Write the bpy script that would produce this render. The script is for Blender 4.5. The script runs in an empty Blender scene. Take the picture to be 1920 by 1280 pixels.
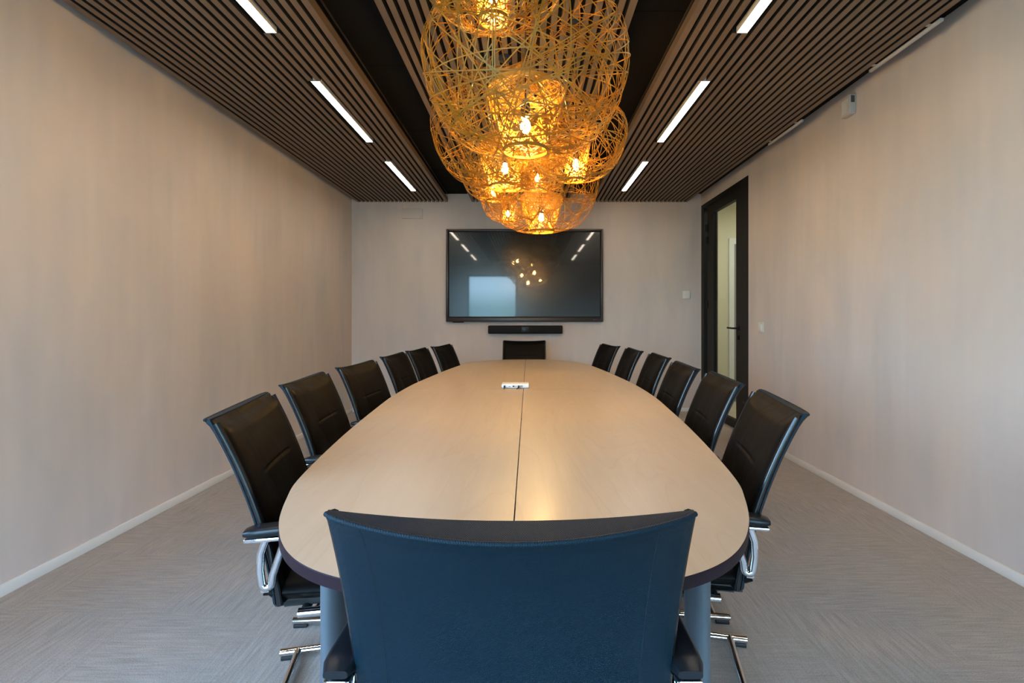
import bpy, bmesh, math, random
from mathutils import Vector, Matrix
PI = math.pi
SC = bpy.context.scene
COL = SC.collection

# ------------------------------------------------------------ camera, world, exposure
CAMZ = 1.16
K = 1.08; FPX = 880*K       # focal length in pixels of the 1920 frame
cam_d = bpy.data.cameras.new('camera'); cam = bpy.data.objects.new('camera', cam_d); COL.objects.link(cam)
cam.location = (0, 0, CAMZ); cam.rotation_euler = (PI/2, 0, 0)
cam_d.sensor_width = 36; cam_d.lens = 36*FPX/1920
cam_d.shift_x = -31/1920; cam_d.shift_y = -43/1920; cam_d.clip_start = .02
SC.camera = cam
SC.view_settings.view_transform = 'Standard'; SC.view_settings.look = 'None'
SC.view_settings.gamma = 1; SC.view_settings.use_curve_mapping = False
SC.view_settings.exposure = -0.66
SC.cycles.use_denoising = True
SC.cycles.max_bounces = 8; SC.cycles.diffuse_bounces = 4; SC.cycles.glossy_bounces = 4
SC.cycles.transparent_max_bounces = 12
SC.cycles.sample_clamp_indirect = 6

world = bpy.data.worlds.new('world'); SC.world = world; world.use_nodes = True
wn = world.node_tree.nodes; wl = world.node_tree.links; wn.clear()
tc = wn.new('ShaderNodeTexCoord'); sep = wn.new('ShaderNodeSeparateXYZ'); ramp = wn.new('ShaderNodeValToRGB')
mp = wn.new('ShaderNodeMapRange'); mp.inputs[1].default_value = -.3; mp.inputs[2].default_value = .5
bg = wn.new('ShaderNodeBackground'); out = wn.new('ShaderNodeOutputWorld')
wl.new(tc.outputs['Generated'], sep.inputs[0]); wl.new(sep.outputs[2], mp.inputs[0]); wl.new(mp.outputs[0], ramp.inputs[0])
wl.new(ramp.outputs[0], bg.inputs[0]); wl.new(bg.outputs[0], out.inputs[0])
cr = ramp.color_ramp
cr.elements[0].position = 0; cr.elements[0].color = (.11, .19, .24, 1)
cr.elements[1].position = 1; cr.elements[1].color = (.36, .58, 1.0, 1)
e = cr.elements.new(.40); e.color = (.17, .33, .40, 1)
e = cr.elements.new(.45); e.color = (.46, .72, 1.0, 1)
SKY = 38.0
bg.inputs[1].default_value = SKY

# ------------------------------------------------------------ helpers
def tag(o, label=None, cat=None, group=None, kind=None):
    if label: o['label'] = label
    if cat: o['category'] = cat
    if group: o['group'] = group
    if kind: o['kind'] = kind
    return o

def empty(name, loc=(0, 0, 0), rz=0):
    o = bpy.data.objects.new(name, None); COL.objects.link(o)
    o.location = loc; o.rotation_euler = (0, 0, rz); o.empty_display_size = .05
    return o

class MB:
    def __init__(s): s.v = []; s.f = []; s.m = []
    def add(s, vs, fs, mi=0):
        b = len(s.v); s.v += [tuple(p) for p in vs]
        s.f += [tuple(i+b for i in f) for f in fs]; s.m += [mi]*len(fs); return s
    def box(s, x0, x1, y0, y1, z0, z1, mi=0):
        vs = [(x, y, z) for z in (z0, z1) for y in (y0, y1) for x in (x0, x1)]
        return s.add(vs, [(0, 2, 3, 1), (4, 5, 7, 6), (0, 1, 5, 4), (2, 6, 7, 3), (0, 4, 6, 2), (1, 3, 7, 5)], mi)
    def bbox(s, x0, x1, y0, y1, z0, z1, r=.004, seg=3, mi=0):
        bm = bmesh.new(); bmesh.ops.create_cube(bm, size=1)
        for v in bm.verts: v.co = ((x0+x1)/2+v.co.x*(x1-x0), (y0+y1)/2+v.co.y*(y1-y0), (z0+z1)/2+v.co.z*(z1-z0))
        bmesh.ops.bevel(bm, geom=bm.edges[:], offset=r, segments=seg, profile=.5, affect='EDGES')
        bm.verts.index_update()
        s.add([v.co[:] for v in bm.verts], [[v.index for v in f.verts] for f in bm.faces], mi); bm.free(); return s
    def tube(s, pts, r, n=10, cap=True, closed=False, flat=None, mi=0):
        P = [Vector(p) for p in pts]; N = len(P); rings = []
        up = None
        for i in range(N):
            a = P[(i-1) % N] if (i > 0 or closed) else P[i]; c = P[(i+1) % N] if (i < N-1 or closed) else P[i]
            t = (c-a); 
            if t.length < 1e-9: t = Vector((0, 0, 1))
            t.normalize()
            if up is None:
                up = Vector((0, 0, 1)) if abs(t.z) < .9 else Vector((1, 0, 0))
            up = (up - t*up.dot(t)); 
            if up.length < 1e-6: up = t.orthogonal()
            up.normalize(); sd = t.cross(up)
            rr = r[i] if isinstance(r, (list, tuple)) else r
            ra, rb = (rr, rr) if flat is None else (rr, rr*flat)
            rings.append([P[i]+sd*(math.cos(2*PI*k/n)*ra)+up*(math.sin(2*PI*k/n)*rb) for k in range(n)])
        vs = [p for R in rings for p in R]; fs = []
        M = N if closed else N-1
        for i in range(M):
            j = (i+1) % N
            for k in range(n):
                l = (k+1) % n; fs.append((i*n+k, i*n+l, j*n+l, j*n+k))
        if cap and not closed:
            fs.append(tuple(range(n))[::-1]); fs.append(tuple((N-1)*n+k for k in range(n)))
        return s.add(vs, fs, mi)
    def lathe(s, prof, c=(0, 0, 0), n=24, axis='z', mi=0):
        vs = []; fs = []; m = len(prof)
        for k in range(n):
            a = 2*PI*k/n
            for (r, z) in prof:
                x, y = r*math.cos(a), r*math.sin(a)
                p = (x, y, z) if axis == 'z' else ((x, z, y) if axis == 'y' else (z, x, y))
                vs.append((c[0]+p[0], c[1]+p[1], c[2]+p[2]))
        for k in range(n):
            l = (k+1) % n
            for i in range(m-1): fs.append((k*m+i, l*m+i, l*m+i+1, k*m+i+1))
        return s.add(vs, fs, mi)
    def strip(s, pts, nrm, w, t=.0012, mi=0):
        """flat ribbon with real thickness: rectangle section, wide across, thin along nrm"""
        N = len(pts); vs = []
        for i in range(N):
            a = pts[max(i-1, 0)]; c = pts[min(i+1, N-1)]
            tg = (c-a)
            if tg.length < 1e-9: tg = Vector((1, 0, 0))
            tg.normalize(); n_ = nrm[i]; sd = tg.cross(n_)
            if sd.length < 1e-6: sd = tg.orthogonal()
            sd.normalize(); n_ = sd.cross(tg)
            for q in ((-1, -1), (1, -1), (1, 1), (-1, 1)):
                vs.append(pts[i]+sd*(q[0]*w/2)+n_*(q[1]*t/2))
        fs = []
        for i in range(N-1):
            for k in range(4):
                l = (k+1) % 4; fs.append((i*4+k, i*4+l, i*4+4+l, i*4+4+k))
        fs += [(3, 2, 1, 0), tuple((N-1)*4+k for k in range(4))]
        return s.add(vs, fs, mi)
    def build(s, name, mats, parent=None, smooth=None):
        me = bpy.data.meshes.new(name); me.from_pydata(s.v, [], s.f)
        if not isinstance(mats, (list, tuple)): mats = [mats]
        for m in mats: me.materials.append(m)
        me.polygons.foreach_set('material_index', s.m)
        bm = bmesh.new(); bm.from_mesh(me); bmesh.ops.recalc_face_normals(bm, faces=bm.faces[:]); bm.to_mesh(me); bm.free()
        if smooth is not None:
            me.polygons.foreach_set('use_smooth', [True]*len(me.polygons))
            if smooth < 180: me.set_sharp_from_angle(angle=math.radians(smooth))
        me.update()
        o = bpy.data.objects.new(name, me); COL.objects.link(o)
        if parent: o.parent = parent
        return o

# ------------------------------------------------------------ materials
class Mat:
    def __init__(s, name, **kw):
        s.m = bpy.data.materials.new(name); s.m.use_nodes = True; s.n = s.m.node_tree.nodes; s.l = s.m.node_tree.links
        s.b = s.n['Principled BSDF']; s.set(**kw)
    def set(s, **kw):
        for k, v in kw.items():
            i = s.b.inputs[k.replace('_', ' ')]
            i.default_value = (*v, 1) if isinstance(v, tuple) and len(v) == 3 and i.type == 'RGBA' else v
    def node(s, t, **kw):
        n = s.n.new(t)
        for k, v in kw.items():
            if k in n.inputs: n.inputs[k].default_value = v
            else: setattr(n, k, v)
        return n
    def coords(s, scale=(1, 1, 1), loc=(0, 0, 0), rot=(0, 0, 0)):
        t = s.n.new('ShaderNodeTexCoord'); m = s.n.new('ShaderNodeMapping')
        m.inputs['Scale'].default_value = scale; m.inputs['Location'].default_value = loc; m.inputs['Rotation'].default_value = rot
        s.l.new(t.outputs['Object'], m.inputs[0]); return m.outputs[0]
    def noise(s, vec, scale=1, detail=3, rough=.5, dist=0):
        n = s.n.new('ShaderNodeTexNoise'); n.inputs['Scale'].default_value = scale; n.inputs['Detail'].default_value = detail
        n.inputs['Roughness'].default_value = rough; n.inputs['Distortion'].default_value = dist
        s.l.new(vec, n.inputs['Vector']); return n.outputs['Fac']
    def ramp(s, fac, stops):
        r = s.n.new('ShaderNodeValToRGB'); c = r.color_ramp
        c.elements[0].position = stops[0][0]; c.elements[0].color = (*stops[0][1], 1)
        c.elements[1].position = stops[-1][0]; c.elements[1].color = (*stops[-1][1], 1)
        for p, q in stops[1:-1]: c.elements.new(p).color = (*q, 1)
        s.l.new(fac, r.inputs[0]); return r.outputs[0]
    def mix(s, fac, a, b, mode='MIX'):
        n = s.n.new('ShaderNodeMix'); n.data_type = 'RGBA'; n.blend_type = mode
        for i, v in ((0, fac), (6, a), (7, b)):
            if isinstance(v, (int, float)): n.inputs[i].default_value = v
            elif isinstance(v, tuple): n.inputs[i].default_value = (*v, 1)
            else: s.l.new(v, n.inputs[i])
        return n.outputs[2]
    def math(s, op, a, b=0, c=None):
        n = s.n.new('ShaderNodeMath'); n.operation = op
        for i, v in enumerate((a, b, c)):
            if v is None: continue
            if isinstance(v, (int, float)): n.inputs[i].default_value = v
            else: s.l.new(v, n.inputs[i])
        return n.outputs[0]
    def color(s, sock): s.l.new(sock, s.b.inputs['Base Color']); return s
    def bump(s, h, strength=.3, dist=.002):
        b = s.n.new('ShaderNodeBump'); b.inputs['Strength'].default_value = strength; b.inputs['Distance'].default_value = dist
        s.l.new(h, b.inputs['Height']); s.l.new(b.outputs[0], s.b.inputs['Normal']); return s

def simple(name, col, rough=.5, metal=0, **kw):
    return Mat(name, Base_Color=col, Roughness=rough, Metallic=metal, **kw).m

def wall_mat():
    M = Mat('wall_textile_paint', Roughness=.85)
    a = M.noise(M.coords((14, 14, .55)), 1, 3, .5)
    b = M.noise(M.coords((90, 90, 3.0)), 1, 2, .5)
    c = M.ramp(M.noise(M.coords((3.2, 3.2, .9), (3, 1, 0)), 1, 3, .55, .4), [(.38, (0, 0, 0)), (.66, (1, 1, 1))])
    d = M.ramp(M.noise(M.coords((2.2, 2.2, 1.1), (9, 4, 2)), 1, 2, .5, .3), [(.42, (0, 0, 0)), (.62, (1, 1, 1))])
    base = M.mix(a, (.56, .488, .448), (.635, .558, .515))
    base = M.mix(M.math('MULTIPLY', c, .48), base, (.43, .41, .405))
    base = M.mix(M.math('MULTIPLY', d, .40), base, (.62, .50, .42))
    M.color(M.mix(M.math('MULTIPLY', b, .10), base, (.52, .48, .45)))
    M.bump(b, .15, .001); return M.m

def carpet_mat():
    M = Mat('carpet', Roughness=.95); M.b.inputs['Sheen Weight'].default_value = .15
    wob = M.noise(M.coords((1.2, 1.2, 1)), 1.3, 2)
    t = M.n.new('ShaderNodeTexCoord'); sp = M.n.new('ShaderNodeSeparateXYZ'); M.l.new(t.outputs['Object'], sp.inputs[0])
    fx = M.math('FLOOR', M.math('MULTIPLY', sp.outputs[0], 2.0)); fy = M.math('FLOOR', M.math('MULTIPLY', sp.outputs[1], 2.0))
    par = M.math('MODULO', M.math('ADD', M.math('ADD', fx, fy), 100.0), 2.0)
    msk = M.ramp(M.math('ADD', M.math('MULTIPLY', par, .13), M.math('MULTIPLY', wob, .95)), [(.44, (0, 0, 0)), (.62, (1, 1, 1))])
    sx = M.noise(M.coords((7, 100, 1)), 1, 3, .6, .4); sy = M.noise(M.coords((100, 7, 1)), 1, 3, .6, .4)
    st = M.mix(msk, sx, sy)
    fine = M.noise(M.coords((240, 240, 240)), 1, 3, .7)
    broad = M.noise(M.coords((2.5, 2.5, 1)), 1, 3)
    c = M.ramp(st, [(.32, (.185, .150, .122)), (.68, (.43, .355, .292))])
    c = M.mix(.46, c, M.ramp(fine, [(.3, (.12, .098, .080)), (.7, (.56, .478, .405))]))
    M.color(M.mix(M.math('MULTIPLY', broad, .3), c, (.30, .26, .225)))
    M.bump(M.math('ADD', M.math('MULTIPLY', fine, .6), M.math('MULTIPLY', st, .6)), .6, .004); return M.m

def wood(name, c1, c2, c3, axis='y', scale=1, rough=.3, coat=0, figure=.3):
    M = Mat(name, Roughness=rough)
    if coat: M.b.inputs['Coat Weight'].default_value = coat; M.b.inputs['Coat Roughness'].default_value = .22
    s1 = (22*scale, 1.1*scale, 22*scale); s2 = (150*scale, 4*scale, 150*scale); s3 = (3.4*scale, .55*scale, 3.4*scale)
    g = M.noise(M.coords(s1), 1, 4, .55, .6); f = M.noise(M.coords(s2), 1, 3, .6); h = M.noise(M.coords(s3, (1, 7, 2)), 1, 3, .5, 1.5)
    rings = M.math('FRACT', M.math('MULTIPLY', h, 9.0))
    col = M.mix(g, c1, c2)
    col = M.mix(M.math('MULTIPLY', M.ramp(rings, [(0, (1, 1, 1)), (.16, (0, 0, 0)), (1, (.35, .35, .35))]), figure*.5), col, c3)
    col = M.mix(M.math('MULTIPLY', f, .3), col, c3)
    M.color(col); M.bump(f, .04, .0005); return M.m

def leather_mat():
    M = Mat('black_leather', Base_Color=(.0042, .0035, .0032), Roughness=.42, Specular_IOR_Level=.075)
    a = M.noise(M.coords((9, 9, 2.2)), 1, 2, .5, .4); b = M.noise(M.coords((260, 260, 260)), 1, 2)
    M.bump(M.math('ADD', M.math('MULTIPLY', a, 1.0), M.math('MULTIPLY', b, .035)), .4, .014)
    M.l.new(M.math('MULTIPLY_ADD', a, .25, .32), M.b.inputs['Roughness']); return M.m

def fabric_mat():
    M = Mat('woven_back_fabric', Roughness=.48, Specular_IOR_Level=.18)
    t = M.n.new('ShaderNodeTexCoord'); sp = M.n.new('ShaderNodeSeparateXYZ'); M.l.new(t.outputs['Object'], sp.inputs[0])
    k = 2*PI/.0030
    zz = M.math('SINE', M.math('MULTIPLY', sp.outputs[2], k)); xx = M.math('SINE', M.math('MULTIPLY', sp.outputs[0], k)); 
    yy = M.math('SINE', M.math('MULTIPLY', sp.outputs[1], k))
    w = M.math('ADD', M.math('MULTIPLY', M.math('MULTIPLY', xx, zz), .5), .5)
    w2 = M.math('ADD', M.math('MULTIPLY', M.math('MULTIPLY', xx, yy), .5), .5)
    nrm = M.n.new('ShaderNodeNewGeometry'); sn = M.n.new('ShaderNodeSeparateXYZ'); M.l.new(t.outputs['Normal'], sn.inputs[0])
    up = M.math('GREATER_THAN', M.math('ABSOLUTE', sn.outputs[2]), .7)
    ww = M.mix(up, w, w2)
    cl = M.noise(M.coords((5, 5, 5)), 1, 3)
    c = M.mix(ww, (.0003, .0045, .0085), (.0008, .018, .032))  # black cloth, with the blue of the window light put into its colour
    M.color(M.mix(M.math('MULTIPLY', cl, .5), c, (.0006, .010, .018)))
    M.bump(ww, .5, .0012); return M.m

def weave_mat():
    M = Mat('bamboo_strand', Base_Color=(.62, .36, .09), Roughness=.45, Specular_IOR_Level=.25)
    n = M.noise(M.coords((9, 9, 9)), 1, 2)
    col = M.ramp(n, [(.3, (.30, .115, .008)), (.55, (.47, .205, .017)), (.78, (.33, .235, .085))])
    M.color(col)
    tr = M.node('ShaderNodeBsdfTranslucent'); M.l.new(col, tr.inputs[0])
    mx = M.node('ShaderNodeMixShader'); mx.inputs[0].default_value = .3
    o = M.n['Material Output']; M.l.new(M.b.outputs[0], mx.inputs[1]); M.l.new(tr.outputs[0], mx.inputs[2]); M.l.new(mx.outputs[0], o.inputs[0])
    return M.m

def emis(name, col, s):
    m = bpy.data.materials.new(name); m.use_nodes = True; n = m.node_tree.nodes; n.clear()
    e_ = n.new('ShaderNodeEmission'); e_.inputs[0].default_value = (*col, 1); e_.inputs[1].default_value = s
    o = n.new('ShaderNodeOutputMaterial'); m.node_tree.links.new(e_.outputs[0], o.inputs[0]); return m

def pane_mat():
    m = bpy.data.materials.new('clear_glass'); m.use_nodes = True; n = m.node_tree.nodes; l = m.node_tree.links; n.clear()
    t = n.new('ShaderNodeBsdfTransparent'); t.inputs[0].default_value = (.94, .97, .95, 1)
    g = n.new('ShaderNodeBsdfGlossy'); g.inputs['Roughness'].default_value = .02
    f = n.new('ShaderNodeFresnel'); f.inputs[0].default_value = 1.45
    x = n.new('ShaderNodeMixShader'); o = n.new('ShaderNodeOutputMaterial')
    ge = n.new('ShaderNodeNewGeometry'); mu = n.new('ShaderNodeMath'); mu.operation = 'MULTIPLY_ADD'; mu.inputs[1].default_value = -1; mu.inputs[2].default_value = 1
    m2 = n.new('ShaderNodeMath'); m2.operation = 'MULTIPLY'; l.new(ge.outputs['Backfacing'], mu.inputs[0]); l.new(mu.outputs[0], m2.inputs[0]); l.new(f.outputs[0], m2.inputs[1])
    l.new(m2.outputs[0], x.inputs[0]); l.new(t.outputs[0], x.inputs[1]); l.new(g.outputs[0], x.inputs[2]); l.new(x.outputs[0], o.inputs[0]); return m

LED_S = 64.0; BULB_S = 2200.0
m_wall = wall_mat(); m_carpet = carpet_mat()
m_white = simple('white_paint', (.72, .70, .67), .5)
m_plate = simple('white_plastic', (.66, .64, .60), .35)
m_platewall = simple('painted_cover', (.52, .47, .43), .6)
m_dark = simple('charcoal_ceiling', (.005, .0048, .0048), .8, Specular_IOR_Level=.1)
m_black = simple('black_backing', (.004, .004, .004), .9)
m_rail = simple('dark_rail', (.05, .045, .04), .4)
m_slat = wood('brown_slat_wood', (.150, .102, .066), (.172, .118, .078), (.122, .083, .054), scale=1.5, rough=.5, figure=.2)
m_table = wood('pale_maple', (.46, .35, .24), (.56, .445, .32), (.36, .25, .16), scale=1.0, rough=.36, coat=.22, figure=.55)
m_edge = simple('dark_edge_band', (.016, .007, .011), .5, Specular_IOR_Level=.15)
m_legg = simple('grey_leg_paint', (.085, .098, .112), .45, Specular_IOR_Level=.3)
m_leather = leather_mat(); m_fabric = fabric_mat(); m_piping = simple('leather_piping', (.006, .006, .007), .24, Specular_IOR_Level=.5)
m_pad = simple('armrest_plastic', (.007, .009, .012), .32, Specular_IOR_Level=.3)
m_chrome = simple('chrome', (.78, .78, .80), .07, 1)
m_rubber = simple('black_rubber', (.01, .01, .01), .6)
m_seam = simple('dark_thread', (.001, .006, .012), .8)
m_frame = simple('black_door_frame', (.008, .0075, .0075), .5, Specular_IOR_Level=.2)
m_tvf = simple('dark_bronze_bezel', (.030, .021, .017), .35, .3)
m_spk = simple('speaker_cloth', (.003, .003, .0035), .6, Specular_IOR_Level=.2)
m_weave = weave_mat()
m_cable = simple('black_cable', (.015, .013, .012), .5)
m_led = emis('led_diffuser', (1.0, .86, .70), LED_S)
m_bulb = emis('warm_bulb', (1.0, .60, .19), BULB_S)
m_pane = pane_mat()
m_cream = simple('cream_corridor_wall', (.70, .66, .50), .8)
m_grey = simple('grey_door', (.22, .22, .23), .5)
m_greyw = simple('cool_white_frame', (.75, .76, .74), .5)
m_blue = emis('blue_indicator', (.15, .25, 1.0), 1.2)
m_corr = simple('corridor_floor', (.55, .48, .38), .6)
Ms = Mat('tv_glass', Base_Color=(.003, .004, .004), Roughness=.24, Specular_IOR_Level=.38)
Ms.b.inputs['Coat Weight'].default_value = .6; Ms.b.inputs['Coat Roughness'].default_value = .035
m_screen = Ms.m

# ------------------------------------------------------------ room shell
XL, XR, YB, YR = -2.205, 2.15, 5.85*K, -1.2*K
ZS, ZC = CAMZ+1.449, CAMZ+1.553        # slat underside, ceiling
def struct(mb, name, mat, smooth=None): return tag(mb.build(name, mat, None, smooth), kind='structure')
struct(MB().box(XL-.12, XR+.12, YR-.12, YB+.12, -.08, 0), 'floor', m_carpet)
V0, V1, VZ0, VZ1 = -1.15, .95, .80, 2.25   # second window, in the left wall beside the camera
struct(MB().box(XL-.12, XL, YR-.12, V0, 0, ZC+.1).box(XL-.12, XL, V1, YB+.12, 0, ZC+.1).box(XL-.12, XL, V0, V1, 0, VZ0).box(XL-.12, XL, V0, V1, VZ1, ZC+.1), 'wall_left', m_wall)
struct(MB().box(XL, XR+.12, YB, YB+.12, 0, ZC+.1), 'wall_back', m_wall)
D0, D1, DT = 4.59*K, 5.83*K, 2.56
struct(MB().box(XR, XR+.12, YR-.12, D0, 0, ZC+.1).box(XR, XR+.12, D0, D1, DT, ZC+.1).box(XR, XR+.12, D1, YB, 0, ZC+.1), 'wall_right', m_wall)
W0, W1, WZ0, WZ1 = -1.68, -.30, .12, 2.36
U0, U1, UZ0, UZ1 = .10, 1.95, .10, .98      # added unseen low glazing right of the tall window, to light the lower walls
struct(MB().box(XL, W0, YR-.12, YR, 0, ZC+.1).box(W1, U0, YR-.12, YR, 0, ZC+.1).box(U1, XR, YR-.12, YR, 0, ZC+.1).box(U0, U1, YR-.12, YR, 0, UZ0).box(U0, U1, YR-.12, YR, UZ1, ZC+.1).box(W0, W1, YR-.12, YR, 0, WZ0).box(W0, W1, YR-.12, YR, WZ1, ZC+.1), 'wall_rear', m_wall)
# window behind the camera
wi = empty('window_1', ((W0+W1)/2, YR-.06, WZ0)); tag(wi, kind='structure')
hw = (W1-W0)/2; hh = WZ1-WZ0
MB().box(-hw, -hw+.06, -.03, .03, 0, hh).box(hw-.06, hw, -.03, .03, 0, hh).box(-hw+.06, hw-.06, -.03, .03, 0, .06).box(-hw+.06, hw-.06, -.03, .03, hh-.06, hh).build('window_frame', m_frame, wi)
MB().box(-hw+.06, hw-.06, -.006, .006, .06, hh-.06).build('pane', m_pane, wi)
pl = bpy.data.lights.new('window_portal', 'AREA'); pl.shape = 'RECTANGLE'; pl.size = W1-W0; pl.size_y = hh; pl.cycles.is_portal = True
po = bpy.data.objects.new('window_portal', pl); COL.objects.link(po); po.location = ((W0+W1)/2, YR-.13, (WZ0+WZ1)/2); po.rotation_euler = (PI/2, 0, PI)

w3_ = empty('added_window_3', ((U0+U1)/2, YR-.06, UZ0)); tag(w3_, kind='structure')
hu = (U1-U0)/2; hz3 = UZ1-UZ0
MB().box(-hu, -hu+.05, -.03, .03, 0, hz3).box(hu-.05, hu, -.03, .03, 0, hz3).box(-hu+.05, hu-.05, -.03, .03, 0, .05).box(-hu+.05, hu-.05, -.03, .03, hz3-.05, hz3).build('window_frame', m_frame, w3_)
MB().box(-hu+.05, hu-.05, -.006, .006, .05, hz3-.05).build('pane', m_pane, w3_)
p3 = bpy.data.lights.new('window_portal', 'AREA'); p3.shape = 'RECTANGLE'; p3.size = U1-U0; p3.size_y = hz3; p3.cycles.is_portal = True
po3 = bpy.data.objects.new('window_portal', p3); COL.objects.link(po3); po3.location = ((U0+U1)/2, YR-.13, (UZ0+UZ1)/2); po3.rotation_euler = (PI/2, 0, PI)  # portal of the added low window
w2_ = empty('window_2', (XL-.06, (V0+V1)/2, VZ0)); tag(w2_, kind='structure')
hv = (V1-V0)/2; hz_ = VZ1-VZ0
MB().box(-.03, .03, -hv, -hv+.05, 0, hz_).box(-.03, .03, hv-.05, hv, 0, hz_).box(-.03, .03, -hv+.05, hv-.05, 0, .05).box(-.03, .03, -hv+.05, hv-.05, hz_-.05, hz_).box(-.03, .03, -.025, .025, .05, hz_-.05).build('window_frame', m_frame, w2_)
MB().box(-.006, .006, -hv+.05, -.025, .05, hz_-.05).box(-.006, .006, .025, hv-.05, .05, hz_-.05).build('pane', m_pane, w2_)
p2 = bpy.data.lights.new('window_portal', 'AREA'); p2.shape = 'RECTANGLE'; p2.size = V1-V0; p2.size_y = hz_; p2.cycles.is_portal = True
po2 = bpy.data.objects.new('window_portal', p2); COL.objects.link(po2); po2.location = (XL-.13, (V0+V1)/2, (VZ0+VZ1)/2); po2.rotation_euler = (PI/2, 0, PI/2)

# dark ceiling with tile joints
mb = MB()
mb.box(XL, XR, YR, YB, ZC+.006, ZC+.1)
def tiles(x0, x1, ys):
    ys = [YR]+[y for y in ys if YR < y < YB]+[YB]
    for a, b in zip(ys[:-1], ys[1:]): mb.box(x0+.003, x1-.003, a+.003, b-.003, ZC, ZC+.007)
tiles(XL, -1.012, [.2+k*1.2 for k in range(6)])
tiles(-1.012, -.10, [K*(2.883+k*1.0) for k in range(-4, 3)])
tiles(-.10, .80, [K*(2.373+k*1.15) for k in range(-3, 4)])
tiles(.80, XR, [.2+k*1.2 for k in range(6)])
struct(mb, 'ceiling', m_dark)
struct(MB().box(-1.016, -1.008, YR, YB, ZC-.006, ZC), 'trim_1', m_rail)
struct(MB().box(.796, .804, YR, YB, ZC-.006, ZC), 'trim_2', m_rail)

# baseboards
def base(name, x0, x1, y0, y1): struct(MB().bbox(x0, x1, y0, y1, 0, .05, .003, 2), name, m_white, 40)
base('baseboard_left', XL, XL+.014, YR, YB)
base('baseboard_back', XL+.014, XR, YB-.014, YB)
base('baseboard_right', XR-.014, XR, YR, D0)

# ------------------------------------------------------------ slatted ceiling panels
LEDX = (-1.305, 1.083)
PITCH, SW, SH = .0505, .030, .046
def slats(name, x0, x1, y1, label):
    root = empty(name, (x0, 0, ZS)); tag(root, label, 'ceiling panel')
    n = round((x1-x0-SW)/PITCH); p = (x1-x0-SW)/n; mb = MB()
    for k in range(n+1):
        a = k*p; segs = [(YR+.01, y1)]
        for lx in LEDX:
            if a+x0 < lx+.030 and a+x0+SW > lx-.030:
                cuts = [(-.08+q*1.475)*K for q in range(4)]; st = YR+.01; segs = []
                for c0 in cuts: segs.append((st, c0-.006)); st = c0+.985*K+.006
                segs.append((st, y1))
        for g0, g1 in segs: mb.box(a, a+SW, g0, g1, 0, .0022).box(a+.0005, a+SW-.0005, g0+.0005, g1-.0005, .0022, SH, 1)
    mb.build('slats', [m_slat, m_black], root)
    MB().box(-.004, -.0003, YR+.01, y1, 0, SH).box(x1-x0+.0003, x1-x0+.004, YR+.01, y1, 0, SH).build('edge_board', m_slat, root)
    MB().box(0.0, x1-x0, YR+.01, y1-.01, SH, SH+.012).build('backing', m_black, root)
    hb = MB()
    for yy in (0, 2, 4):
        for xx in (.2, x1-x0-.2): hb.box(xx-.015, xx+.015, yy-.015, yy+.015, SH+.012, ZC-ZS)
    hb.build('hanger', m_black, root)
    return root
slats('slatted_ceiling_panel', -2.12, -1.008, YB-.012, 'brown wooden slat ceiling panel along the left wall')
slats('slatted_ceiling_panel', .785, 1.965, YB-.012, 'brown wooden slat ceiling panel along the right wall with the door')
slats('slatted_ceiling_panel', -.70, .495, YB-.012, 'brown wooden slat ceiling panel in the middle, above the woven pendants')

# linear lights
def led(x, y0, y1, label):
    root = empty('linear_ceiling_light', (x, (y0+y1)/2, ZS)); tag(root, label, 'light', 'linear lights between the ceiling slats')
    h = (y1-y0)/2
    MB().box(-.0245, .0245, -h, h, .006, .0095).build('diffuser', m_led, root)
    MB().box(-.028, -.025, -h-.003, h+.003, -.0005, .03).box(.025, .028, -h-.003, h+.003, -.0005, .03).box(-.025, .025, -h-.003, h+.003, .010, .03).box(-.025, .025, -h-.003, -h-.0005, -.0005, .01).box(-.025, .025, h+.0005, h+.003, -.0005, .01).build('housing', m_plate, root)
for sx, side, xx in ((-1, 'left', -1.305), (1, 'right', 1.083)):
    for k, nm in enumerate(('behind the camera', 'cut by the photo top', 'middle of its row', 'closest to the screen')):
        y0 = -.08+k*1.475
        led(xx, y0*K, (y0+.985)*K, 'glowing linear light in the %s slat panel, %s' % (side, nm))
# slim diffusers at right panel edge
for y0, y1, lb in ((2.28*K, 2.76*K, 'slim pale strip beside the right slat panel, nearer the camera'), (3.44*K, 3.92*K, 'slim pale strip beside the right slat panel, nearer the door')):
    r = MB().bbox(2.000, 2.018, y0, y1, ZS-.003, ZS+.012, .002, 2).box(1.962, 2.001, y0+.05, y0+.07, ZS+.008, ZS+.011).box(1.962, 2.001, y1-.07, y1-.05, ZS+.008, ZS+.011).build('linear_air_diffuser', m_platewall, None, 40)
    tag(r, lb, 'vent', 'slim strips beside the right slat panel')

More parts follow.
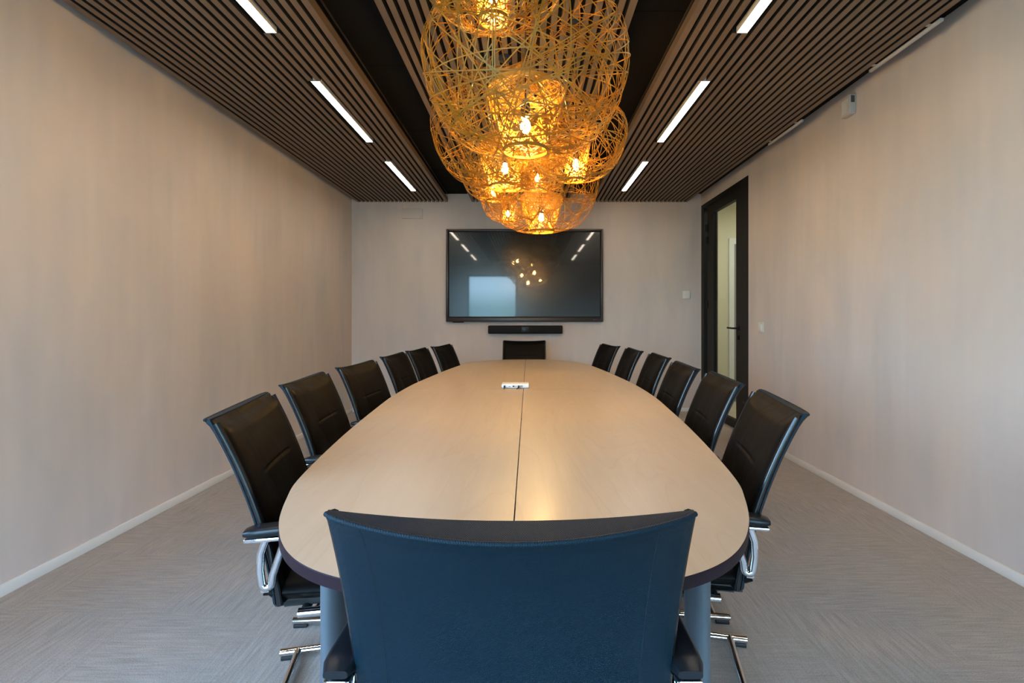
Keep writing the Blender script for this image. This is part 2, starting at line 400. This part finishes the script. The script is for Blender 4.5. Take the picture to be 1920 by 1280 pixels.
# ------------------------------------------------------------ door
dr = empty('door_1', (XR, D0, 0)); tag(dr, kind='structure')
L = D1-D0
T = .11
f = MB(); f.box(-.004, T, 0, .195, 0, DT).box(-.004, T, L-.092, L, 0, DT).box(-.004, T, .195, L-.092, DT-.05, DT)
f.build('door_frame', m_frame, dr)
lf = MB(); lx0, lx1 = .012, .062
y0_, y1_ = .198, 1.172
lf.box(lx0, lx1, y0_, y0_+.124, .01, DT-.055).box(lx0, lx1, y1_-.205, y1_, .01, DT-.055).box(lx0, lx1, y0_+.124, y1_-.205, DT-.055-.10, DT-.055).box(lx0, lx1, y0_+.124, y1_-.205, .01, .095)
lf = lf.build('door_leaf', m_frame, dr)
MB().box(.03, .04, y0_+.124, y1_-.205, .095, DT-.155).build('glass_panel', m_pane, dr)
for hz in (.35, 1.33, 2.25, 2.10):
    MB().lathe([(0, -.045), (.011, -.045), (.011, .045), (0, .045)], (.0, y1_+.006, hz), 12).box(0, .012, y1_-.03, y1_+.006, hz-.045, hz+.045).build('hinge', m_frame, dr, 40)
h = MB(); hy = y0_+.05
h.lathe([(0, 0), (.026, 0), (.026, .01), (0, .01)], (-.0, hy, 1.06), 20, 'x')
h.tube([(.012, hy, 1.06), (-.045, hy, 1.06), (-.052, hy+.012, 1.06), (-.054, hy+.03, 1.06), (-.054, hy+.135, 1.063)], .0095, 10)
h.build('handle', m_frame, dr, 40)
MB().lathe([(0, -.004), (.026, -.004), (.026, .012), (0, .012)], (.0, hy, .965), 20, 'x').box(-.012, 0, hy-.006, hy+.006, .945, .985).build('lock', m_frame, dr, 40)
MB().lathe([(0, 0), (.022, 0), (.022, -.035), (.015, -.042), (0, -.042)], (-.004, .03, .33), 16, 'x').build('door_stop', m_rubber, dr, 40)
# corridor beyond
CY, CX = 7.1, 3.9
struct(MB().box(XR+.12, CX, 4.1, CY, -.08, 0), 'floor_corridor', m_corr)
struct(MB().box(XR+.12, CX, 4.1, CY, 2.75, 2.83), 'ceiling_corridor', m_white)
struct(MB().box(XR+.12, CX, CY, CY+.1, -.08, 2.83), 'wall_corridor_end', m_cream)
struct(MB().box(CX, CX+.1, 4.0, CY+.1, -.08, 2.83), 'wall_corridor_right', m_cream)
struct(MB().box(XR+.12, CX, 4.0, 4.1, -.08, 2.83), 'wall_corridor_near', m_cream)
struct(MB().box(XR+.12, XR+.16, YB+.12, CY, -.08, 2.83), 'wall_corridor_left', m_cream)
d2 = empty('door_2', (2.80, CY, 0)); tag(d2, kind='structure')
MB().box(0, .07, -.03, 0, 0, 2.28).box(.07, .86, -.03, 0, 2.2, 2.28).box(.86, .93, -.03, 0, 0, 2.28).build('door_frame', m_greyw, d2)
MB().box(.073, .857, -.02, -.002, .004, 2.196).build('door_leaf', m_grey, d2)
cl = bpy.data.lights.new('corridor_ceiling_lamp', 'AREA'); cl.shape = 'RECTANGLE'; cl.size = 1.0; cl.size_y = .5; cl.energy = 36; cl.color = (1, .96, .80)
co = bpy.data.objects.new('corridor_ceiling_lamp', cl); COL.objects.link(co); co.location = (3.05, 5.9, 2.74)
tag(co, 'ceiling lamp in the corridor beyond the glass door', 'light')

# ------------------------------------------------------------ wall fittings
def px(x, y, Y): return ((x-991)*Y/FPX, Y, CAMZ+(597-y)*Y/FPX)
r = empty('wall_cover_plate', (-1.45, YB, 2.465)); tag(r, 'flat wall coloured rectangular cover plate high on the screen wall', 'cover plate')
MB().bbox(-.13, .13, -.016, 0, -.062, .062, .003, 2).build('plate', m_platewall, r, 40)
MB().lathe([(0, -.019), (.004, -.018), (.004, -.012)], (.105, 0, -.045), 10, 'y').build('screw', m_rail, r, 40)
MB().box(-.124, -.119, -.004, 0, .062, .15).build('cable_trunk', m_platewall, r)
r = empty('thermostat', (1.96, YB, 1.455)); tag(r, 'small square white thermostat on the screen wall near the door', 'thermostat')
MB().bbox(-.047, .047, -.028, 0, -.05, .05, .006, 3).build('body', m_plate, r, 40)
MB().lathe([(0, -.033), (.008, -.032), (.009, -.026)], (-.02, 0, -.028), 14, 'y').build('button', m_white, r, 40)
MB().lathe([(0, -.033), (.008, -.032), (.009, -.026)], (.018, 0, -.028), 14, 'y').build('button', m_white, r, 40)
r = empty('light_switch', (XR, 4.33*K, 1.08)); tag(r, 'white rocker light switch on the right wall beside the door', 'light switch')
MB().bbox(-.010, 0, -.045, .045, -.047, .047, .003, 2).build('plate', m_plate, r, 40)
MB().bbox(-.017, -.008, -.028, .028, -.030, .030, .003, 2).build('rocker', m_white, r, 40)
r = empty('wall_sensor', (XR, 3.125*K, 2.57)); tag(r, 'small pale box with a dark side vent high on the right wall', 'sensor')
MB().bbox(-.045, 0, -.048, .048, -.065, .065, .005, 2).build('body', m_platewall, r, 40)
MB().box(-.047, -.043, -.03, .03, -.05, .04).build('face_panel', m_plate, r)
MB().box(-.034, -.010, -.050, -.046, .01, .055).build('vent', m_rail, r)

# ------------------------------------------------------------ screen and soundbar
YT = YB-.075
tx0, tz1 = px(836, 429, YT)[0], px(836, 429, YT)[2]; tx1, tz0 = px(1131, 603, YT)[0], px(1131, 603, YT)[2]
tv = empty('wall_screen', ((tx0+tx1)/2, YB, (tz0+tz1)/2)); tag(tv, 'large black flat display screen mounted on the far wall above the soundbar', 'screen')
w2, h2 = (tx1-tx0)/2, (tz1-tz0)/2; yo = YT-YB
f = MB(); bs, bb = .028, .052
f.bbox(-w2, -w2+bs, yo, -.02, -h2, h2, .004, 2).bbox(w2-bs, w2, yo, -.02, -h2, h2, .004, 2).bbox(-w2+bs-.002, w2-bs+.002, yo, -.02, h2-bs, h2, .004, 2).bbox(-w2+bs-.002, w2-bs+.002, yo, -.02, -h2, -h2+bb, .004, 2)
f.build('bezel', m_tvf, tv, 40)
MB().box(-w2+.02, w2-.02, yo+.03, 0, -h2+.02, h2-.02).build('rear_housing', m_black, tv)
i = .012
MB().box(-w2+bs, w2-bs, yo+.008, yo+.03, -h2+bb, h2-bs).build('screen_border', m_black, tv)
MB().box(-w2+bs+i, w2-bs-i, yo+.006, yo+.012, -h2+bb+i, h2-bs-i).build('display_panel', m_screen, tv)
MB().bbox(-w2+.08, -w2+.22, yo+.005, yo+.02, -h2-.010, -h2+.003, .003, 1).build('sensor_bar', m_black, tv, 40)
for q in range(3):
    MB().box(w2-.12+q*.018, w2-.115+q*.018, yo-.0015, yo+.004, -h2+.022, -h2+.027).build('indicator_light', m_blue, tv)
ax, _, az1 = px(915, 610, YB-.1); bx, _, az0 = px(1055, 625.5, YB-.1)
sb = empty('soundbar', ((ax+bx)/2, YB, (az0+az1)/2)); tag(sb, 'long black soundbar with a camera eye on the wall under the screen', 'soundbar')
w3, h3 = (bx-ax)/2, (az1-az0)/2
MB().bbox(-w3, w3, -.10, 0, -h3, h3, .014, 4).build('body', m_spk, sb, 40)
MB().bbox(-.045, .045, -.104, -.09, -h3+.014, h3-.014, .004, 2).build('camera_panel', m_pad, sb, 40)
MB().lathe([(0, -.110), (.012, -.109), (.015, -.103), (.017, -.10)], (0, 0, 0), 20, 'y').build('camera_lens', m_pad, sb, 40)

# ------------------------------------------------------------ conference table
X0, YCT = -.03, 2.762*K
HW = [(0, .712), (.29, .706), (.6, .682), (.94, .652), (1.27, .613), (1.54, .572), (1.66, .538), (1.77, .497), (1.85, .455), (1.90, .420), (1.95, .378), (1.99, .330), (2.02, .275), (2.045, .205), (2.06, .11), (2.065, 0)]
def outline(inset=0):
    pts = []
    Q = [Vector((w, t*K)) for t, w in HW]
    # catmull-rom refinement
    R = []
    for k in range(len(Q)-1):
        p0 = Q[k-1] if k > 0 else Vector((Q[1].x, -Q[1].y)); p1, p2 = Q[k], Q[k+1]
        p3 = Q[k+2] if k+2 < len(Q) else Vector((-Q[-2].x, Q[-2].y))
        for j in range(4):
            s = j/4; R.append(.5*((2*p1)+(p2-p0)*s+(2*p0-5*p1+4*p2-p3)*s*s+(3*p1-p0-3*p2+p3)*s**3))
    R.append(Q[-1])
    return R
OUT = outline()
tb = empty('conference_table', (X0, YCT, 0)); tag(tb, 'long boat shaped conference table with pale maple top and dark edge', 'table')
ZT = .74; TH = .021; g = .0014
def panel(sx, sy):
    near = (lambda y: y if y < 2.06 else 2.06+(y-2.06)*.85) if sy < 0 else (lambda y: y)
    P = [(g*sx, g*sy)]+[(sx*max(p.x, g), sy*near(max(p.y, g))) for p in OUT]
    n = len(P); mb = MB()
    # top surface inset 2 mm, chamfer to the band
    def ins(p, d):
        v = Vector(p); c = Vector((0, 0)); k = 1-d/max(v.length, .01)
        return (v.x*k if abs(v.x) > 2*g else v.x, v.y*k if abs(v.y) > 2*g else v.y)
    A = [(*ins(p, .0015), ZT) for p in P]; B = [(*p, ZT-.0015) for p in P]; C_ = [(*p, ZT-TH) for p in P]
    vs = A+B+C_; mb.v = vs
    mb.f.append(tuple(range(n))); mb.m.append(0)
    mb.f.append(tuple(2*n+k for k in range(n))[::-1]); mb.m.append(1)
    for k in range(n):
        l = (k+1) % n
        mb.f.append((k, n+k, n+l, l)); mb.m.append(0 if k in (0, n-1) else 1)
        mb.f.append((n+k, 2*n+k, 2*n+l, n+l)); mb.m.append(1)
    return mb.build('tabletop', [m_table, m_edge], tb, 30)
for sx in (-1, 1):
    for sy in (-1, 1): panel(sx, sy)
for sy in (-1.78, 0.05, 1.62):
    for sx in (-1, 1):
        q = .43 if sy < 0 else .16
        mb = MB(); pr = []
        for zz, k in ((0.012, 1), (ZT-TH, 1)):
            pass
        n = 24; ring = [(q*sx+.026*math.cos(2*PI*a/n)*(1 if True else 1), sy+.055*math.sin(2*PI*a/n)) for a in range(n)]
        ring = [(x_, y_) for x_, y_ in ring]
        mb.add([(x_, y_, .012) for x_, y_ in ring]+[(x_, y_, ZT-TH) for x_, y_ in ring], [(a, (a+1) % n, n+(a+1) % n, n+a) for a in range(n)]+[tuple(range(n))[::-1], tuple(range(n, 2*n))])
        mb.build('leg', m_legg, tb, 50)
        MB().bbox(q*sx-.04, q*sx+.04, sy-.07, sy+.07, 0, .014, .004, 2).build('foot', m_legg, tb, 40)
    MB().box(-.42, .42, sy-.02, sy+.02, ZT-TH-.04, ZT-TH).build('crossbar', m_legg, tb)
for sx in (-.2, .2):
    MB().box(sx-.02, sx+.02, -1.75, 1.6, ZT-TH-.075, ZT-TH-.04).build('beam', m_legg, tb)
# connection box on the table
cb = empty('connection_hub', (-.080, 2.82*K, ZT)); tag(cb, 'small white hub box with black ports standing on the table', 'hub', None)
MB().bbox(-.083, .083, 0, .10, 0.001, .026, .007, 4).build('body', simple('hub_white', (.85, .83, .80), .3), cb, 40)
for (a, b, c, d) in ((-.040, -.028, .010, .0125), (-.016, -.004, .010, .017), (.0025, .0065, .011, .016), (.016, .020, .011, .016), (.028, .031, .008, .019), (.0345, .0375, .008, .019), (.041, .044, .008, .019)):
    MB().box(a, b, -.0012, .004, c, d).build('port', m_black, cb)
for xx, s in ((-.064, 0), (.020, -.01)):
    MB().bbox(xx-.005, xx+.005, -.022, -.0005, .004, .019, .002, 2).tube([(xx, -.02, .010), (xx+s*.5, -.035, .006), (xx+s, -.048, .004)], .0028, 8).build('plug', m_rubber, cb, 40)

# ------------------------------------------------------------ chair
def sp_y(t): return -.150-.062*t-.088*t*t
ZB0, ZBH, HWB = .435, .473, .2375
def chair_parts(root):
    NU, NT = 32, 40
    us = [-1+2*i/NU for i in range(NU+1)]
    us = [math.copysign(abs(u)**.85, u) for u in us]
    def sm(a, b, x): x = max(0, min(1, (x-a)/(b-a))); return x*x*(3-2*x)
    def ysplit(u, t): return sp_y(t)-(1-u*u)*.014
    def fronty(u, t):
        e_ = (1-abs(u)**9)**.5 if abs(u) < 1 else 0
        y = ysplit(u, t)+.004+.026*e_*(1-sm(.955, 1.0, t)*.75)
        # horizontal stitched crease, short, upper third
        if abs(u) < .62:
            k = sm(.62, .45, abs(u)) if False else (1-sm(.42, .60, abs(u)))
            y -= .0028*k*math.exp(-((t-.655)/.008)**2); y += .0010*k*math.exp(-((t-.675)/.010)**2); y += .0006*k*math.exp(-((t-.632)/.010)**2)
        return y
    def ztop(u, t, s): return ZB0+ZBH*t - s*(1-u*u)*sm(.7, 1, t)
    # leather front cushion
    mb = MB(); ts = [i/NT for i in range(NT-1)]+[.982, .994, 1.0]
    ts = sorted(set(ts+[.62+.005*q for q in range(16)]))
    def P(u, t, front):
        w = HWB
        if front: return (u*w, fronty(u, t), ztop(u, t, .022))
        return (u*w*.995, ysplit(u, t), ztop(u, t, .009))
    rows = []
    for t in ts:
        row = [P(u, t, True) for u in us]+[P(u, t, False) for u in reversed(us)]
        rows.append(row)
    n = len(rows[0]); vs = [p for r_ in rows for p in r_]; fs = []
    for a in range(len(rows)-1):
        for b in range(n):
            c = (b+1) % n; fs.append((a*n+b, a*n+c, (a+1)*n+c, (a+1)*n+b))
    m = len(us)
    for base_ in (0, (len(rows)-1)*n):
        for b in range(m-1): fs.append((base_+b, base_+b+1, base_+n-2-b, base_+n-1-b))
    mb.add(vs, fs); back = mb.build('backrest', m_leather, root, 50)
    # fabric rear shell with wide top
    def rear(u, t, o=0):
        e_ = (1-abs(u)**14)**.5 if abs(u) < 1 else 0
        y = ysplit(u, t)-.003-.007*e_-(1-u*u)*(.006+.022*t**3)-.006*sm(.95, 1, t)
        return y
    rows = []
    t2 = [i/30 for i in range(30)]+[.985, 1.0]
    for t in t2:
        w = HWB*1.004
        row = [(u*w*.999, ysplit(u, t)-.0005, ztop(u, t, .009)) for u in us]+[(u*w, rear(u, t), ztop(u, t, .018)) for u in reversed(us)]
        rows.append(row)
    # rounded top ring
    for dz, k in ((.0025, .06), (.0035, .16)):
        t = 1; w = HWB*1.004
        row = [(u*w*.995, ysplit(u, t)-.0005, ztop(u, t, .009)+dz) for u in us]+[(u*w*(1-k*.03), rear(u, t)*(1-k)+ysplit(u, t)*k, ztop(u, t, .018)+dz) for u in reversed(us)]
        rows.append(row)
    n = len(rows[0]); vs = [p for r_ in rows for p in r_]; fs = []
    for a in range(len(rows)-1):
        for b in range(n):
            c = (b+1) % n; fs.append((a*n+b, a*n+c, (a+1)*n+c, (a+1)*n+b))
    for base_ in (0, (len(rows)-1)*n):
        for b in range(m-1): fs.append((base_+b, base_+b+1, base_+n-2-b, base_+n-1-b))
    sh = MB(); sh.add(vs, fs); sh = sh.build('back_cover', m_fabric, root, 50); sh['label'] = 'daylight-tinted black woven fabric back cover'
    pm = MB(); pm.tube([(u*HWB*1.002, rear(u, 1)+.001, ztop(u, 1, .018)+.001) for u in us], .0035, 8)
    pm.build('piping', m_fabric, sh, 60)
    for s in (-1, 1):
        MB().tube([(s*.79*HWB, rear(.79, t)-.0002, ztop(.79, t, .018)) for t in [i/30 for i in range(30)]+[.99]], .0007, 5).build('stitching', m_seam, sh, 60)
    # side piping of cushion
    for s in (-1, 1):
        MB().tube([(s*HWB*1.0, ysplit(1, t)+.010, ZB0+ZBH*t) for t in [i/20 for i in range(20)]+[.985]], .0085, 8).build('side_piping', m_piping, back, 60)
    # seat
    NX, NY = 20, 26; mbs = MB(); T_ = []; B_ = []
    for j in range(NY+1):
        v = -1+2*j/NY; vv = math.copysign(abs(v)**.8, v)
        for k in range(NX+1):
            u = -1+2*k/NX; uu = math.copysign(abs(u)**.8, u)
            y = .055+vv*.235; x = uu*.238
            e_ = (max(0, 1-abs(uu)**8)*max(0, 1-abs(vv)**10))**.5
            zc = .455+.012*uu*uu-.014*max(0, vv)**3-.010*(1-abs(vv)) 
            cr_ = -.006*math.exp(-((abs(uu)-.62)/.03)**2)*(1 if abs(vv) < .93 else 0)
            T_.append((x, y, zc+.024*e_+cr_)); B_.append((x, y, zc-.030*e_-.004))
    m_ = NX+1; N_ = len(T_); mbs.v = T_+B_
    for j in range(NY):
        for k in range(NX):
            a = j*m_+k; mbs.f += [(a, a+1, a+m_+1, a+m_), (N_+a, N_+a+m_, N_+a+m_+1, N_+a+1)]; mbs.m += [0, 0]
    def side(idx):
        for a, b in zip(idx[:-1], idx[1:]): mbs.f.append((a, N_+a, N_+b, b)); mbs.m.append(0)
    side([k for k in range(m_)]); side([NY*m_+k for k in range(m_)]); side([j*m_ for j in range(NY+1)]); side([j*m_+NX for j in range(NY+1)])
    mbs.build('seat', m_leather, root, 60)
    # cantilever frame, one tube per side + rear floor bar
    for s in (-1, 1):
        x = s*.236; R_ = .07; path = [(x, -.262, .024)]
        path += [(x, .17, .024)]
        for a in range(1, 9):
            th = a*PI/2/8; path.append((x, .17+R_*math.sin(th), .024+R_*(1-math.cos(th))))
        path += [(x, .245, .34)]
        for a in range(1, 9):
            th = a*PI/2/8; path.append((x*(1-.0*a), .245-.06*(1-math.cos(th)), .34+.06*math.sin(th)))
        path += [(x*.97, .10, .402), (x*.95, -.10, .402)]
        MB().tube(path, .0125, 14).build('frame_tube', m_chrome, root, 50)
        for yy in (-.235, .13):
            MB().bbox(x-.010, x+.010, yy-.025, yy+.025, 0, .014, .003, 2).build('glide', m_rubber, root, 40)
        # armrest
        pad = MB(); NP = 16; rows = []
        for j in range(NP+1):
            v = j/NP; y = -.214+.285*v; ee = math.sqrt(max(0, 1-abs(2*v-1)**10)); wd = (.026-.006*v)*(.7+.3*ee); th_ = .012*(.5+.5*ee)
            cz = .635+.004*math.sin(v*PI); row = []
            for a in range(16):
                an = 2*PI*a/16; cx_, sz_ = math.cos(an), math.sin(an)
                row.append((s*.262+wd*math.copysign(abs(cx_)**.4, cx_), y, cz+th_*math.copysign(abs(sz_)**.55, sz_)))
            rows.append(row)
        vs = [p for r_ in rows for p in r_]; fs = []
        for a in range(NP):
            for b in range(16): fs.append((a*16+b, a*16+(b+1) % 16, (a+1)*16+(b+1) % 16, (a+1)*16+b))
        fs += [tuple(range(16))[::-1], tuple(NP*16+b for b in range(16))]
        pad.add(vs, fs); ar = pad.build('armrest', m_pad, root, 50)
        MB().bbox(s*.262-.020, s*.262+.020, -.212, .05, .614, .624, .003, 2).build('armrest_plate', m_chrome, ar, 40)
        xl = s*.262; lp = [(xl, -.120, .618), (xl, -.135, .57), (xl, -.150, .525)]
        for a in range(0, 9):
            th = a*PI/8; lp.append((xl, -.164+.012*math.cos(th), .507-.012*math.sin(th)))
        lp += [(xl, -.180, .54), (xl, -.178, .58), (xl, -.165, .618)]
        MB().tube(lp, .0100, 12).build('arm_loop', m_chrome, root, 60)
        MB().box(min(xl, s*.225), max(xl, s*.225), -.178, -.160, .482, .496).build('arm_bracket', m_chrome, root)
    MB().tube([(-.236, -.205, .024), (.236, -.205, .024)], .0125, 14).build('floor_bar', m_chrome, root, 50)
    MB().tube([(-.225, -.085, .402), (.225, -.085, .402)], .0125, 12).tube([(-.225, .12, .402), (.225, .12, .402)], .0125, 12).box(-.20, .20, -.14, .20, .409, .428).build('seat_frame', m_rubber, root, 50)
    MB().box(-.20, -.17, sp_y(0)+.012, -.08, .412, .424).box(.17, .20, sp_y(0)+.012, -.08, .412, .424).box(-.20, .20, sp_y(0)-.012, sp_y(0)+.014, .412, .437).build('back_bracket', m_rubber, root)

CG = 'black leather cantilever chairs around the conference table'
def copy_tree(o, parent=None):
    c = o.copy(); COL.objects.link(c)
    if parent: c.parent = parent
    for ch in [x for x in bpy.data.objects if x.parent == o and x is not c]: copy_tree(ch, c)
    return c
proto = empty('cantilever_chair'); chair_parts(proto); tag(proto, 'x', 'chair', CG)
TIPY = -.310
def seat_at(N, F, h=.248):
    """near and far top corner in the photo frame -> floor position and heading"""
    def w(p): Y = FPX*h/(p[1]-597); return Vector(((p[0]-991)*Y/FPX, Y))
    a, b = w(N), w(F); return (a+b)/2, b-a
tips = [
 ((390.8, 783.4), (495, 735.6), -1, 'on the left side, nearest the camera, armrest showing'),
 ((530, 719.4), (600, 697.3), -1, 'on the left side, second from the camera'),
 ((633.8, 687.5), (693.8, 674.9), -1, 'on the left side, third from the camera'),
 ((715, 667.7), (755.3, 658.9), -1, 'on the left side, third from the screen'),
 ((762.3, 656.9), (797.5, 650.4), -1, 'on the left side, second from the screen'),
 ((807, 649.6), (839, 645.0), -1, 'on the left side, closest to the screen'),
 ((1510.4, 775), (1428, 729.5), 1, 'on the right side, nearest the camera, chrome arm loop showing'),
 ((1396.9, 721.3), (1332.5, 694.4), 1, 'on the right side, second from the camera'),
 ((1313.8, 691.9), (1270, 676.3), 1, 'on the right side, third from the camera'),
 ((1258.8, 670.6), (1222.5, 660), 1, 'on the right side, third from the screen'),
 ((1207.3, 658.1), (1176.9, 650.2), 1, 'on the right side, second from the screen'),
 ((1162.3, 648.3), (1130.9, 643.6), 1, 'on the right side, closest to the screen')]
def put(mid, fwd, label, first=False):
    o = proto if first else copy_tree(proto)
    fwd = Vector(fwd).normalized()
    p = Vector(mid)-fwd*TIPY
    o.location = (p.x, p.y, 0); o.rotation_euler = (0, 0, math.atan2(-fwd.x, fwd.y)); o['label'] = label
    return o
put((-.023, .602*K), (0, 1), 'foreground chair at the near table end, seen from behind with a daylight-tinted black woven back', True)
DY = [0, 0, 0, -.02, -.025, .06, 0, 0, .02, 0, 0, 0]
for (N, F, s, lb), dy in zip(tips, DY):
    mid, d = seat_at(N, F); mid.y += dy
    fwd = Vector((-d.y*s, d.x*s)) if s > 0 else Vector((d.y, -d.x))
    put(mid, fwd, 'black leather chair '+lb)
put((-.048, 5.385*K), (0, -1), 'black leather chair at the far head of the table, facing the camera under the soundbar')

# ------------------------------------------------------------ woven pendants
LARGE = [(.215, 0), (.45, .03), (.66, .12), (.82, .28), (.93, .50), (.99, .74), (1.0, .90), (.955, 1.08), (.83, 1.24), (.62, 1.33), (.38, 1.37)]
SMALL = [(.18, 0), (.38, .03), (.60, .12), (.79, .30), (.92, .56), (.99, .82), (1.0, 1.0), (.94, 1.20), (.78, 1.36), (.55, 1.44), (.30, 1.46)]
def radial(prof, zc):
    def f(d):
        rho = math.hypot(d.x, d.y); best = None
        for (r0, z0), (r1, z1) in zip(prof[:-1], prof[1:]):
            z0 -= zc; z1 -= zc
            # solve s*(rho,dz) = (r0,z0)+k*(r1-r0,z1-z0)
            dr, dz = r1-r0, z1-z0; det = rho*(-dz)-d.z*(-dr)
            if abs(det) < 1e-9: continue
            s = (r0*(-dz)-z0*(-dr))/det; k = (rho*z0-d.z*r0)/det
            if s > 0 and -1e-6 <= k <= 1+1e-6: best = s if best is None else max(best, s)
        return best
    return f
def runit(rng):
    while True:
        v = Vector((rng.uniform(-1, 1), rng.uniform(-1, 1), rng.uniform(-1, 1)))
        if .1 < v.length < 1: return v.normalized()
def make_pendant(x, y, zb, D, kind, label, seed, top):
    rng = random.Random(seed); R_ = D/2; prof = LARGE if kind == 'L' else SMALL; zc = .72
    H = prof[-1][1]*R_
    root = empty('woven_pendant_lamp', (x, y, zb), rng.uniform(0, 6)); tag(root, label, 'pendant lamp', 'woven bamboo pendant lamps hanging over the table')
    f = radial(prof, zc); mb = MB()
    n = 52 if kind == 'L' else 44
    sw = .0038 if kind == 'L' else .0036
    for _ in range(n):
        a = runit(rng); b = runit(rng); b = (b-a*a.dot(b)).normalized()
        seg = 56; run = []; nr = []; off = runit(rng)*rng.uniform(0, .28); ph = rng.uniform(0, 2*PI)
        loc_sc = rng.uniform(.985, 1.005)
        for k in range(seg+1):
            th = ph+2*PI*k/seg; d = (a*math.cos(th)+b*math.sin(th)+off).normalized(); s = f(d)
            if s is None:
                if len(run) > 3: mb.strip(run, nr, sw, .0013)
                run = []; nr = []; continue
            p = d*s*R_*loc_sc; run.append(Vector((p.x, p.y, p.z+zc*R_))); nr.append(d)
        if len(run) > 3: mb.strip(run, nr, sw, .0013)
    # rim rings bottom and top
    for (r0, z0), w in ((prof[0], .006), (prof[-1], .005)):
        for q in range(3):
            mb.tube([(r0*R_*math.cos(2*PI*k/40)*(1+.015*q), r0*R_*math.sin(2*PI*k/40)*(1+.015*q), z0*R_+.003*q) for k in range(40)], .0022, 5, closed=True)
    mb.build('woven_shade', m_weave, root, 60)
    # inner cone, dense
    rb = prof[0][0]*R_*.98; rt = (.385 if kind == 'L' else .29)*R_; zt = (.56 if kind == 'L' else .72)*R_
    prof2 = [(rb, 0), (rb+(rt-rb)*.5, zt*.5), (rt, zt), (rt*.93, zt+.02*R_/.4), (rt*.6, zt+.04*R_/.4), (rt*.28, zt+.055*R_/.4), (rt*.30, zt+.085*R_/.4), (rt*.15, zt+.115*R_/.4)]
    def P(u, th):
        q = u*(len(prof2)-1); k = min(int(q), len(prof2)-2); s = q-k
        r = prof2[k][0]*(1-s)+prof2[k+1][0]*s; z = prof2[k][1]*(1-s)+prof2[k+1][1]*s
        return Vector((r*math.cos(th), r*math.sin(th), z))
    ic = MB()
    for _ in range(210 if kind == 'L' else 140):
        u = rng.uniform(-.1, .95); th = rng.uniform(0, 2*PI); du = rng.uniform(-.05, .05); dth = rng.choice((-1, 1))*rng.uniform(.1, .30)
        run = []; nr = []
        for k in range(16):
            if 0 <= u <= 1:
                p = P(u, th); run.append(p); nr.append(Vector((math.cos(th), math.sin(th), 0)))
            elif run: break
            u += du; th += dth; du += rng.uniform(-.02, .02)
            if u > .97: du = -abs(du)
            if u < .0: du = abs(du)
        if len(run) > 2: ic.strip(run, nr, .0034, .0012)
    ic.build('inner_cone', m_weave, root, 60)
    # bottom disc: hoop and crossing strips
    bd = MB(); bd.lathe([(rb, -.004), (rb+.004, -.004), (rb+.004, .006), (rb, .006), (rb, -.004)], n=40)
    for _ in range(9 if kind == 'L' else 7):
        a = rng.uniform(0, 2*PI); c = a+rng.uniform(1.6, 4.6)
        p0 = Vector((rb*math.cos(a), rb*math.sin(a), .001)); p1 = Vector((rb*math.cos(c), rb*math.sin(c), .001))
        bd.strip([p0.lerp(p1, k/4) for k in range(5)], [Vector((0, 0, 1))]*5, .004, .0012)
    bd.build('bottom_hoop', m_weave, root, 60)
    # socket, bulb, cable
    zbulb = zt*.42 if kind == 'L' else zt*.40
    br = .020 if kind == 'L' else .017
    MB().lathe([(0, zbulb-br*1.3), (br*.55, zbulb-br*1.1), (br, zbulb-br*.2), (br*.92, zbulb+br*.5), (br*.55, zbulb+br*1.3), (br*.5, zbulb+br*1.7), (0, zbulb+br*1.7)], n=16).build('bulb', m_bulb, root, 180)
    MB().lathe([(0, zbulb+br*1.72), (.017, zbulb+br*1.72), (.019, zbulb+.08), (.012, zbulb+.10), (0, zbulb+.10)], n=16).build('socket', m_cable, root, 50)
    ztop_ = top-zb
    MB().tube([(0, 0, zbulb+.09), (0, 0, ztop_-.01)], .003, 8).build('cable', m_cable, root, 60)
    MB().lathe([(0, ztop_), (.035, ztop_), (.035, ztop_-.018), (.028, ztop_-.024), (0, ztop_-.024)], n=24).build('canopy', m_cable, root, 50)
    # three spokes carrying shade from the cable
    spk = MB(); rt_ = prof[-1][0]*R_
    for k in range(3):
        a = 2*PI*k/3; spk.tube([(0, 0, prof[-1][1]*R_+.004), (rt_*math.cos(a), rt_*math.sin(a), prof[-1][1]*R_)], .0014, 6)
    spk.build('spoke', m_weave, root, 60)
    return root
make_pendant(-.116, 1.55*K, 2.144, .55, 'S', 'woven pendant lamp cut off at the top, its round base glowing white', 11, ZS)
make_pendant(-.012, 1.80*K, 1.802, .79, 'L', 'largest looking woven pendant lamp at the top centre with a broad glowing inner cone', 12, ZS)
make_pendant(-.130, 2.60*K, 1.887, .82, 'L', 'wide woven pendant lamp on the left, behind the largest one', 13, ZS)
make_pendant(.232, 2.30*K, 1.836, .50, 'S', 'woven pendant lamp bulging out on the right with a very bright small cone', 14, ZS)
make_pendant(.060, 3.20*K, 2.035, .56, 'S', 'small woven pendant lamp in the middle of the cluster', 15, ZS)
make_pendant(.098, 3.60*K, 1.827, .88, 'L', 'lowest looking woven pendant lamp, overlapping the top edge of the screen', 16, ZS)
make_pendant(-.262, 3.50*K, 2.040, .50, 'S', 'small woven pendant lamp lower left, right under the wide left one', 17, ZS)
make_pendant(-.177, 4.10*K, 2.000, .50, 'S', 'farthest small woven pendant lamp, seen through the lowest one on its left', 18, ZS)
